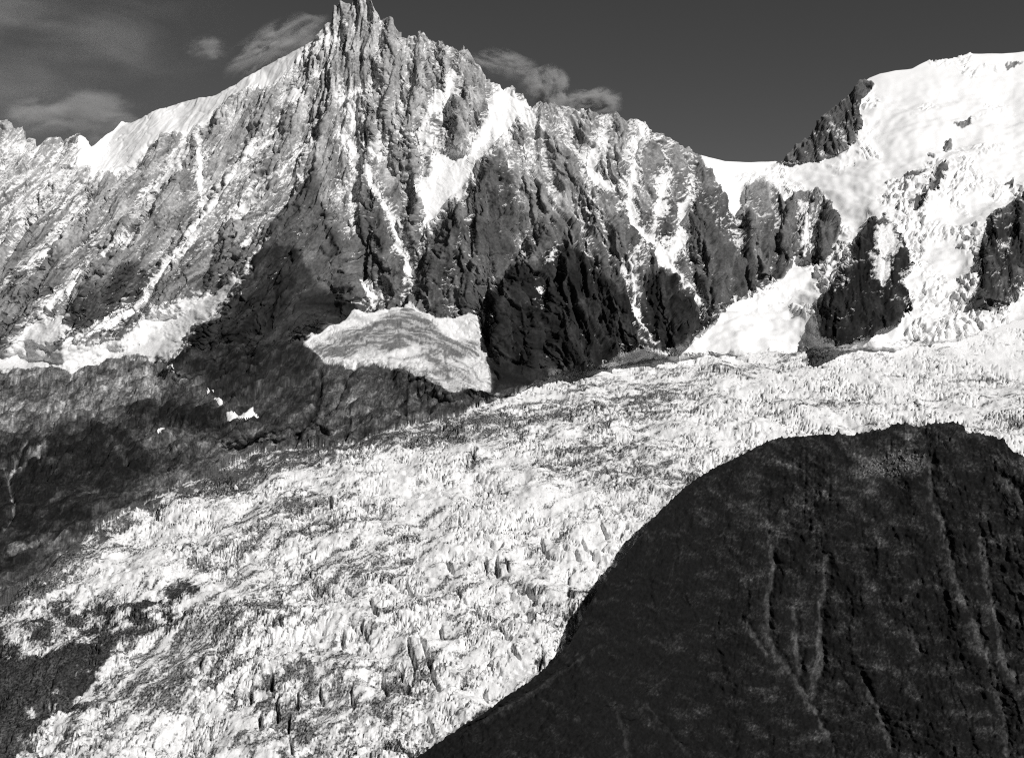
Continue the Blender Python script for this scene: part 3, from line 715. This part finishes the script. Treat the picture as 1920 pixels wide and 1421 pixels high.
# ------------------------------------------------------------------ small snow patches left on the alp (raised lenses of old snow)
PATCH = [([(312,686),(322,682),(328,700),(316,703),(318,694)], 'small snow patch right under the tip of the left snow apron'),
         ([(401,740),(412,742),(419,757),(408,754)], 'short slanting snow patch at the foot of the dark buttress'),
         ([(388,730),(398,729),(399,735),(391,735)], 'tiny topmost snow patch of the two slanting beside the dark buttress'),
         ([(425,770),(440,770),(458,772),(473,764),(486,776),(476,780),(468,772),(446,780),(428,780)], 'long horned snow patch below the dark buttress'),
         ([(296,814),(306,808),(311,808),(300,817)], 'lowest small snow patch alone on the dark grassy slope')]
Pc = P[:-NB]
for pts, lab in PATCH:
    fld = poly(pts); v = sample(fld, S + wx * .25, Q + wy * .25)
    rc = np.nonzero(cell(v) > -1.2)
    if len(rc[0]) == 0: continue
    tag(grid_object('snow_patch', Pc, rc, np.full(v.shape, .3, F), np.ones(v.shape, F), M_SNOW, lift=np.clip(v + 1.5, -1.5, 4) * .9 + .6), lab, 'snow patch', 'old snow patches on the left slope')

# ------------------------------------------------------------------ the dark hill in the foreground
HCREST = [(700,1470),(740,1445),(780,1421),(840,1380),(900,1342),(950,1305),(990,1280),(1040,1238),(1068,1207),(1088,1170),(1104,1134),(1124,1100),(1150,1066),(1175,1040),(1200,1008),(1215,985),(1240,955),(1262,936),(1282,915),
 (1310,896),(1335,880),(1370,864),(1400,848),(1435,830),(1462,821),(1490,820),(1540,815),(1600,816),(1640,808),(1665,803),(1680,796),(1700,794),(1715,800),(1730,800),(1750,794),(1790,792),(1806,798),(1812,812),(1835,814),(1860,818),(1880,826),(1895,845),(1920,856),(2000,880),(2300,960)]
HD = [(700,1600),(780,1660),(900,1770),(1040,1880),(1110,1940),(1200,2070),(1330,2180),(1460,2250),(1700,2320),(1900,2250),(2300,2100)]
hcols = np.concatenate([np.linspace(705, 1960, 760), np.linspace(1960, 2290, 60)[1:]]).astype(F)
hc = ip(HCREST, hcols); hd = ip(HD, hcols)
hc = hc - (np.maximum(0, fbm(hcols / 26, hcols * 0, 4, 305)) * 4 + np.maximum(0, fbm(hcols / 7, hcols * 0 + 3, 3, 307, .6)) * 4.5) * ip([(700,.3),(1110,1),(1460,1),(1700,1.6),(2300,1)], hcols)
NH = 430
hrow_end = 1640.0
uh = np.linspace(0, 1, NH)[:, None]
HQ = (hrow_end + (hc[None, :] - hrow_end) * uh).astype(F)
HS = np.broadcast_to(hcols[None, :], HQ.shape).astype(F)
hdb = ip([(700,1420),(1000,1400),(1300,1440),(1600,1480),(2300,1500)], hcols)
HDp = np.interp(HQ, [780,900,1000,1100,1182,1300,1421,1640], [2330,2190,2085,2000,1925,1800,1665,1400]) + np.convolve(np.pad(ip([(700,-40),(780,-5),(900,0),(1100,60),(1200,180),(1330,250),(1460,265),(1650,250),(1900,200),(2300,60)], hcols), 40, 'edge'), np.hanning(83)[1:-1] / np.hanning(83).sum(), 'valid')
HGUL = [[(1440,1005,2),(1452,1060,4),(1440,1120,5),(1437,1190,6),(1468,1250,5),(1508,1310,4),(1530,1350,4),(1562,1421,4)],
 [(1552,1040,2),(1546,1100,3),(1536,1150,5),(1540,1210,6),(1529,1280,6),(1524,1315,2)],
 [(1745,865,2),(1745,940,4),(1770,1000,4),(1792,1090,4),(1830,1180,4),(1868,1290,5),(1880,1340,4),(1888,1421,4)],
 [(1838,1010,2),(1845,1060,4),(1862,1140,4),(1882,1240,4),(1900,1280,2)],
 [(1488,1140,2),(1490,1200,4),(1500,1265,3)],[(1614,1260,1),(1650,1350,4),(1672,1421,3)],
 [(1130,1215,1),(1050,1268,3),(985,1312,4),(900,1365,3)],[(1155,1330,2),(1180,1421,3)],
 [(1395,1165,4),(1425,1205,4),(1445,1230,2)],[(1210,1330,2),(1290,1421,2)],[(1870,890,2),(1935,950,5)],[(1700,1180,3),(1725,1230,4)]]
HG = np.full(MS.shape, -FAR, F)
for l in HGUL: line(l, HG)
hwx = fbm(HS / 30, HQ / 40, 4, 311, .55) * 9; hwy = fbm(HS / 30, HQ / 40, 4, 313, .55) * 9
gul = sample(HG, HS + hwx * .35, HQ + hwy * .35)
hsh = ip([(700,.9),(1100,.6),(1300,.25),(1500,0),(1700,-.25),(2300,-.4)], hcols)[None, :].astype(F)
HU = HS + hsh * (HQ - 1000)
hr = ridged(HU / 75 + fbm(HS / 60, HQ / 90, 3, 321) * .5, HQ / 260, 3, 323, .42)
hn = fbm(HS / 60, HQ / 60, 5, 325, .45)
hf = fbm(HS / 6, HQ / 6, 4, 327, .65)
HX, HY, HZ = place(HS, HQ, HDp)
fadec = sstep(0, .06, (HQ - hc[None, :]) / (hrow_end - hc[None, :]))
bulge = (hr * 9 - 3 + hn * 6 + fbm(HU / 150, HQ / 300, 2, 329) * 26) * fadec - sstep(-16, 4, gul) * 10 * fadec - np.clip(1 - np.abs(fbm(HU / 30, HQ / 240, 2, 349, .5)) * 5, 0, 1) * 1.6 * fadec
kk = (HDp - bulge) / HDp
HPt = np.stack([HX * kk, HY * kk, HZ], -1).astype(F)
HN = gnormals(HPt)
HPt = HPt + HN * (fbm(HS / 9, HQ / 9, 2, 328, .5) * 1.5 + np.clip(fbm(HS / 20, HQ / 16, 2, 331), 0, 1) * 3.0)[..., None]
# a rocky knob and a rib of crags near the top
KNOB = poly([(1725,815),(1760,795),(1805,798),(1815,830),(1790,850),(1745,840)])
crag = sstep(-8, 8, sample(KNOB, HS + hwx, HQ + hwy))
hv1, hv2, _, _, hk1, _, _ = voronoi(HS / 9, HQ / 9, 335)
HPt[..., 2] += crag * ((hk1 - .4) * 7)
RUB = poly([(1600,880),(1650,855),(1700,848),(1735,858),(1728,882),(1680,890),(1640,895),(1610,898)])
rub = sstep(-12, 8, sample(RUB, HS + hwx, HQ + hwy))
PALE = poly([(1370,950),(1480,930),(1560,900),(1600,860),(1660,830),(1700,820),(1720,850),(1650,900),(1560,960),(1440,990),(1330,1010)])
pale = sstep(-40, 30, sample(PALE, HS, HQ))
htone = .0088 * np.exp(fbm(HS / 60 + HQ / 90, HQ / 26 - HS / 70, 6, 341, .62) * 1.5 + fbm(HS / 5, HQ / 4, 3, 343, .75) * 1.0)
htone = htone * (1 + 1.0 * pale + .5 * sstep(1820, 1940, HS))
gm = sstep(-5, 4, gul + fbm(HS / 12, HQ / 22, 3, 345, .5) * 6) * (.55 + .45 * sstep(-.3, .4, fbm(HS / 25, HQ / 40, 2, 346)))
htone = htone * (.42 + .58 * sstep(1120, 1480, HS + (900 - HQ) * .15 + fbm(HS / 60, HQ / 60, 3, 353) * 90))      # left flank painted darker so it merges with its cast shadow
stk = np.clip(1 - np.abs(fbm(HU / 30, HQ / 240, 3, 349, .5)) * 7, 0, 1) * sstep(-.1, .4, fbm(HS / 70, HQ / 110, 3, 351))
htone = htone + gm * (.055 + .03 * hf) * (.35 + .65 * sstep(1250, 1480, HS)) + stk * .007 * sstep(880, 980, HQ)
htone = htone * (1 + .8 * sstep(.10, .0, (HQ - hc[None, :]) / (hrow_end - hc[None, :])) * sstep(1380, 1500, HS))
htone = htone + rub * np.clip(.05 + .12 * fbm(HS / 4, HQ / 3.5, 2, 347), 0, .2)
hb = []
for i in range(1, 9):
    f = i / 8; b = HPt[-1].copy(); b[:, 0] *= 1 + .10 * f; b[:, 1] *= 1 + .10 * f; b[:, 2] -= 330 * f ** 1.3; hb.append(b[None])
HPf = np.concatenate([HPt] + hb, 0)
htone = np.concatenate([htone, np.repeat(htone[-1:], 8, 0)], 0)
rr, cc_ = np.meshgrid(np.arange(HPf.shape[0] - 1), np.arange(HPf.shape[1] - 1), indexing='ij')
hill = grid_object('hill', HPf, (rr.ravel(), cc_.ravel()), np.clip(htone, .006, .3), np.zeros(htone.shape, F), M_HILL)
tag(hill, 'dark gullied hill with a rounded top in the right foreground', 'hill', kind='structure')

# ------------------------------------------------------------------ blocks: seracs on the glacier, boulders on the hill
def block_mesh(name, seed, mat, tonev, snowv, tall):
    rs = np.random.RandomState(seed)
    n = 7; vs = []; rings = [(.55, -.5), (.62, 0), (.5, .55 * tall), (.22, .95 * tall)]
    ph = rs.rand() * 6; rad = .75 + .5 * rs.rand(n); lean = rs.randn(2) * .12
    for rr_, zz in rings:
        for i in range(n):
            a = ph + i * 2 * math.pi / n + rs.randn() * .10
            r_ = rr_ * rad[i] * (1 + rs.randn() * .10)
            vs.append((r_ * math.cos(a) + lean[0] * zz, r_ * math.sin(a) + lean[1] * zz, zz + rs.randn() * .07))
    fs = []
    for k_ in range(len(rings) - 1):
        for i in range(n):
            j = (i + 1) % n
            fs.append((k_ * n + i, k_ * n + j, (k_ + 1) * n + j, (k_ + 1) * n + i))
    fs.append(tuple(range((len(rings) - 1) * n, len(rings) * n)))
    me = bpy.data.meshes.new(name); me.from_pydata(vs, [], fs); me.update()
    for nm, v in (('tone', tonev), ('snow', snowv)):
        a = me.attributes.new(nm, 'FLOAT', 'POINT'); a.data.foreach_set('value', np.full(len(vs), v, F))
    me.materials.append(mat)
    return me
SER = [block_mesh('serac', 500 + i, M_ICE, .06, .97 - .03 * (i % 4), 1.1) for i in range(10)]
cand = np.nonzero((onice > .95) & (broken > .55) & (v1 < .16) & (Q > 690) & (Q < 1430) & (S > 0) & (S < 1915) & (mor < -6))
rs = np.random.RandomState(3)
hill_row = np.interp(cand[1] * 0 + S[cand], [p[0] for p in HCREST], [p[1] for p in HCREST])
vis = (S[cand] < 700) | (Q[cand] < hill_row - 6)
cr_, cc2 = cand[0][vis], cand[1][vis]
order = np.argsort(-Q[cr_, cc2] + rs.rand(len(cr_)) * 420)
taken = []; 
for idx in order:
    p = P1[cr_[idx], cc2[idx]]
    if any((p[0] - t[0]) ** 2 + (p[1] - t[1]) ** 2 < 26 ** 2 for t in taken): continue
    taken.append(p)
    o = bpy.data.objects.new('serac', SER[len(taken) % 10]); sc.collection.objects.link(o); o.parent = glacier
    s_ = 5.5 + 5.5 * rs.rand()
    o.location = (float(p[0]), float(p[1]), float(p[2]) - s_ * .35)
    o.rotation_euler = (rs.randn() * .15, rs.randn() * .15, rs.rand() * 6.28)
    o.scale = (s_ * (.8 + .6 * rs.rand()), s_ * (.7 + .5 * rs.rand()), s_ * (.7 + .5 * rs.rand()))
    if len(taken) >= 280: break

BLD = [block_mesh('boulder', 700 + i, M_HILL, .10 + .05 * (i % 3), 0, .8) for i in range(6)]
hm = np.nonzero((rub > .6))
for k_ in range(110):
    idx = rs.randint(len(hm[0])); p = HPt[hm[0][idx], hm[1][idx]]
    o = bpy.data.objects.new('boulder', BLD[k_ % 6]); sc.collection.objects.link(o)
    s_ = 1.6 + 3.2 * rs.rand() ** 2
    o.location = (float(p[0]), float(p[1]), float(p[2]) + s_ * .1)
    o.rotation_euler = (rs.randn() * .3, rs.randn() * .3, rs.rand() * 6.28)
    o.scale = (s_ * 1.2, s_, s_ * .9)
    tag(o, 'pale boulder among the rubble just below the dark hill top', 'boulder', 'boulders of the rubble patch on the hill')

# ------------------------------------------------------------------ small clouds clinging to the crest
def cloud(s, q, d, rx, rz, ry, dens, label, tilt=0.0, seed=0):
    me = bpy.data.meshes.new('cloud')
    import bmesh
    bm = bmesh.new(); bmesh.ops.create_icosphere(bm, subdivisions=3, radius=1.0)
    for v in bm.verts:
        n = .12 * math.sin(v.co.x * 5 + seed) + .10 * math.sin(v.co.z * 7 + seed * 2)
        v.co *= 1 + n
    bm.to_mesh(me); bm.free()
    m = bpy.data.materials.new('cloud_vapour'); m.use_nodes = True
    n = m.node_tree.nodes; l = m.node_tree.links
    n.remove(n['Principled BSDF'])
    pv = n.new('ShaderNodeVolumePrincipled'); pv.inputs['Color'].default_value = (1, 1, 1, 1); pv.inputs['Anisotropy'].default_value = .0
    tc = n.new('ShaderNodeTexCoord')
    nd = n.new('ShaderNodeTexNoise'); nd.inputs['Scale'].default_value = 1.3; nd.inputs['Detail'].default_value = 4; nd.inputs['Roughness'].default_value = .6
    md = n.new('ShaderNodeMapping'); md.inputs['Location'].default_value = (seed * 5.3, seed, seed * 2.2); l.new(tc.outputs['Object'], md.inputs[0]); l.new(md.outputs[0], nd.inputs['Vector'])
    sb = n.new('ShaderNodeVectorMath'); sb.operation = 'SUBTRACT'; sb.inputs[1].default_value = (.5, .5, .5); l.new(nd.outputs['Color'], sb.inputs[0])
    ma = n.new('ShaderNodeVectorMath'); ma.operation = 'MULTIPLY_ADD'; ma.inputs[1].default_value = (4.2, 4.2, 4.2); l.new(sb.outputs[0], ma.inputs[0]); l.new(tc.outputs['Object'], ma.inputs[2])
    l0 = n.new('ShaderNodeVectorMath'); l0.operation = 'LENGTH'; l.new(tc.outputs['Object'], l0.inputs[0])
    l1 = n.new('ShaderNodeVectorMath'); l1.operation = 'LENGTH'; l.new(ma.outputs[0], l1.inputs[0])
    ln = n.new('ShaderNodeMath'); ln.operation = 'MAXIMUM'; l.new(l0.outputs['Value'], ln.inputs[0]); l.new(l1.outputs['Value'], ln.inputs[1])
    fall_ = n.new('ShaderNodeMapRange'); fall_.inputs[1].default_value = 1.0; fall_.inputs[2].default_value = 0.0; fall_.interpolation_type = 'SMOOTHSTEP'
    l.new(ln.outputs[0], fall_.inputs[0])
    mp = n.new('ShaderNodeMapping'); mp.inputs['Location'].default_value = (seed * 3.1, seed * 1.7, 0); l.new(tc.outputs['Object'], mp.inputs[0])
    nz = n.new('ShaderNodeTexNoise'); nz.inputs['Scale'].default_value = 1.5; nz.inputs['Detail'].default_value = 6; nz.inputs['Roughness'].default_value = .62; nz.inputs['Distortion'].default_value = .9
    l.new(mp.outputs[0], nz.inputs['Vector'])
    mr = n.new('ShaderNodeMapRange'); mr.inputs[1].default_value = .44; mr.inputs[2].default_value = .66; l.new(nz.outputs['Fac'], mr.inputs[0])
    mu = n.new('ShaderNodeMath'); mu.operation = 'MULTIPLY'; l.new(fall_.outputs[0], mu.inputs[0]); l.new(mr.outputs[0], mu.inputs[1])
    mu2 = n.new('ShaderNodeMath'); mu2.operation = 'MULTIPLY'; mu2.inputs[1].default_value = dens; l.new(mu.outputs[0], mu2.inputs[0])
    l.new(mu2.outputs[0], pv.inputs['Density']); l.new(pv.outputs[0], n['Material Output'].inputs['Volume'])
    me.materials.append(m)
    o = bpy.data.objects.new('cloud', me); sc.collection.objects.link(o)
    x, y, z = place(np.float64(s), np.float64(q), np.float64(d))
    o.location = (float(x), float(y), float(z)); o.scale = (rx, ry, rz); o.rotation_euler = (0, tilt, 0)
    tag(o, label, 'cloud', 'small clouds along the crest')
cloud(515, 90, 4800, 250, 95, 110, .2, 'bright wisp of cloud above the snow crest left of the summit', -.52, 1)
cloud(-120, 60, 9000, 2300, 950, 900, .0028, 'pale thin veil of cloud spread across the upper left sky', 0, 9)
cloud(390, 92, 5000, 110, 60, 90, .03, 'faint detached wisp of cloud high in the sky left of the summit', 0, 2)
cloud(945, 122, 4800, 150, 65, 90, .10, 'faint wisp of cloud against the sky right of the summit', .2, 3)
cloud(1022, 172, 4800, 110, 115, 110, .26, 'round puff of cloud behind the saddle right of the summit', 0, 12)
cloud(1108, 196, 4800, 140, 70, 100, .20, 'small low cloud on the rocky crest, rightmost of all', -.1, 5)
cloud(125, 228, 5400, 380, 150, 200, .035, 'wide thin cloud bank behind the far left ridge', -.1, 6)
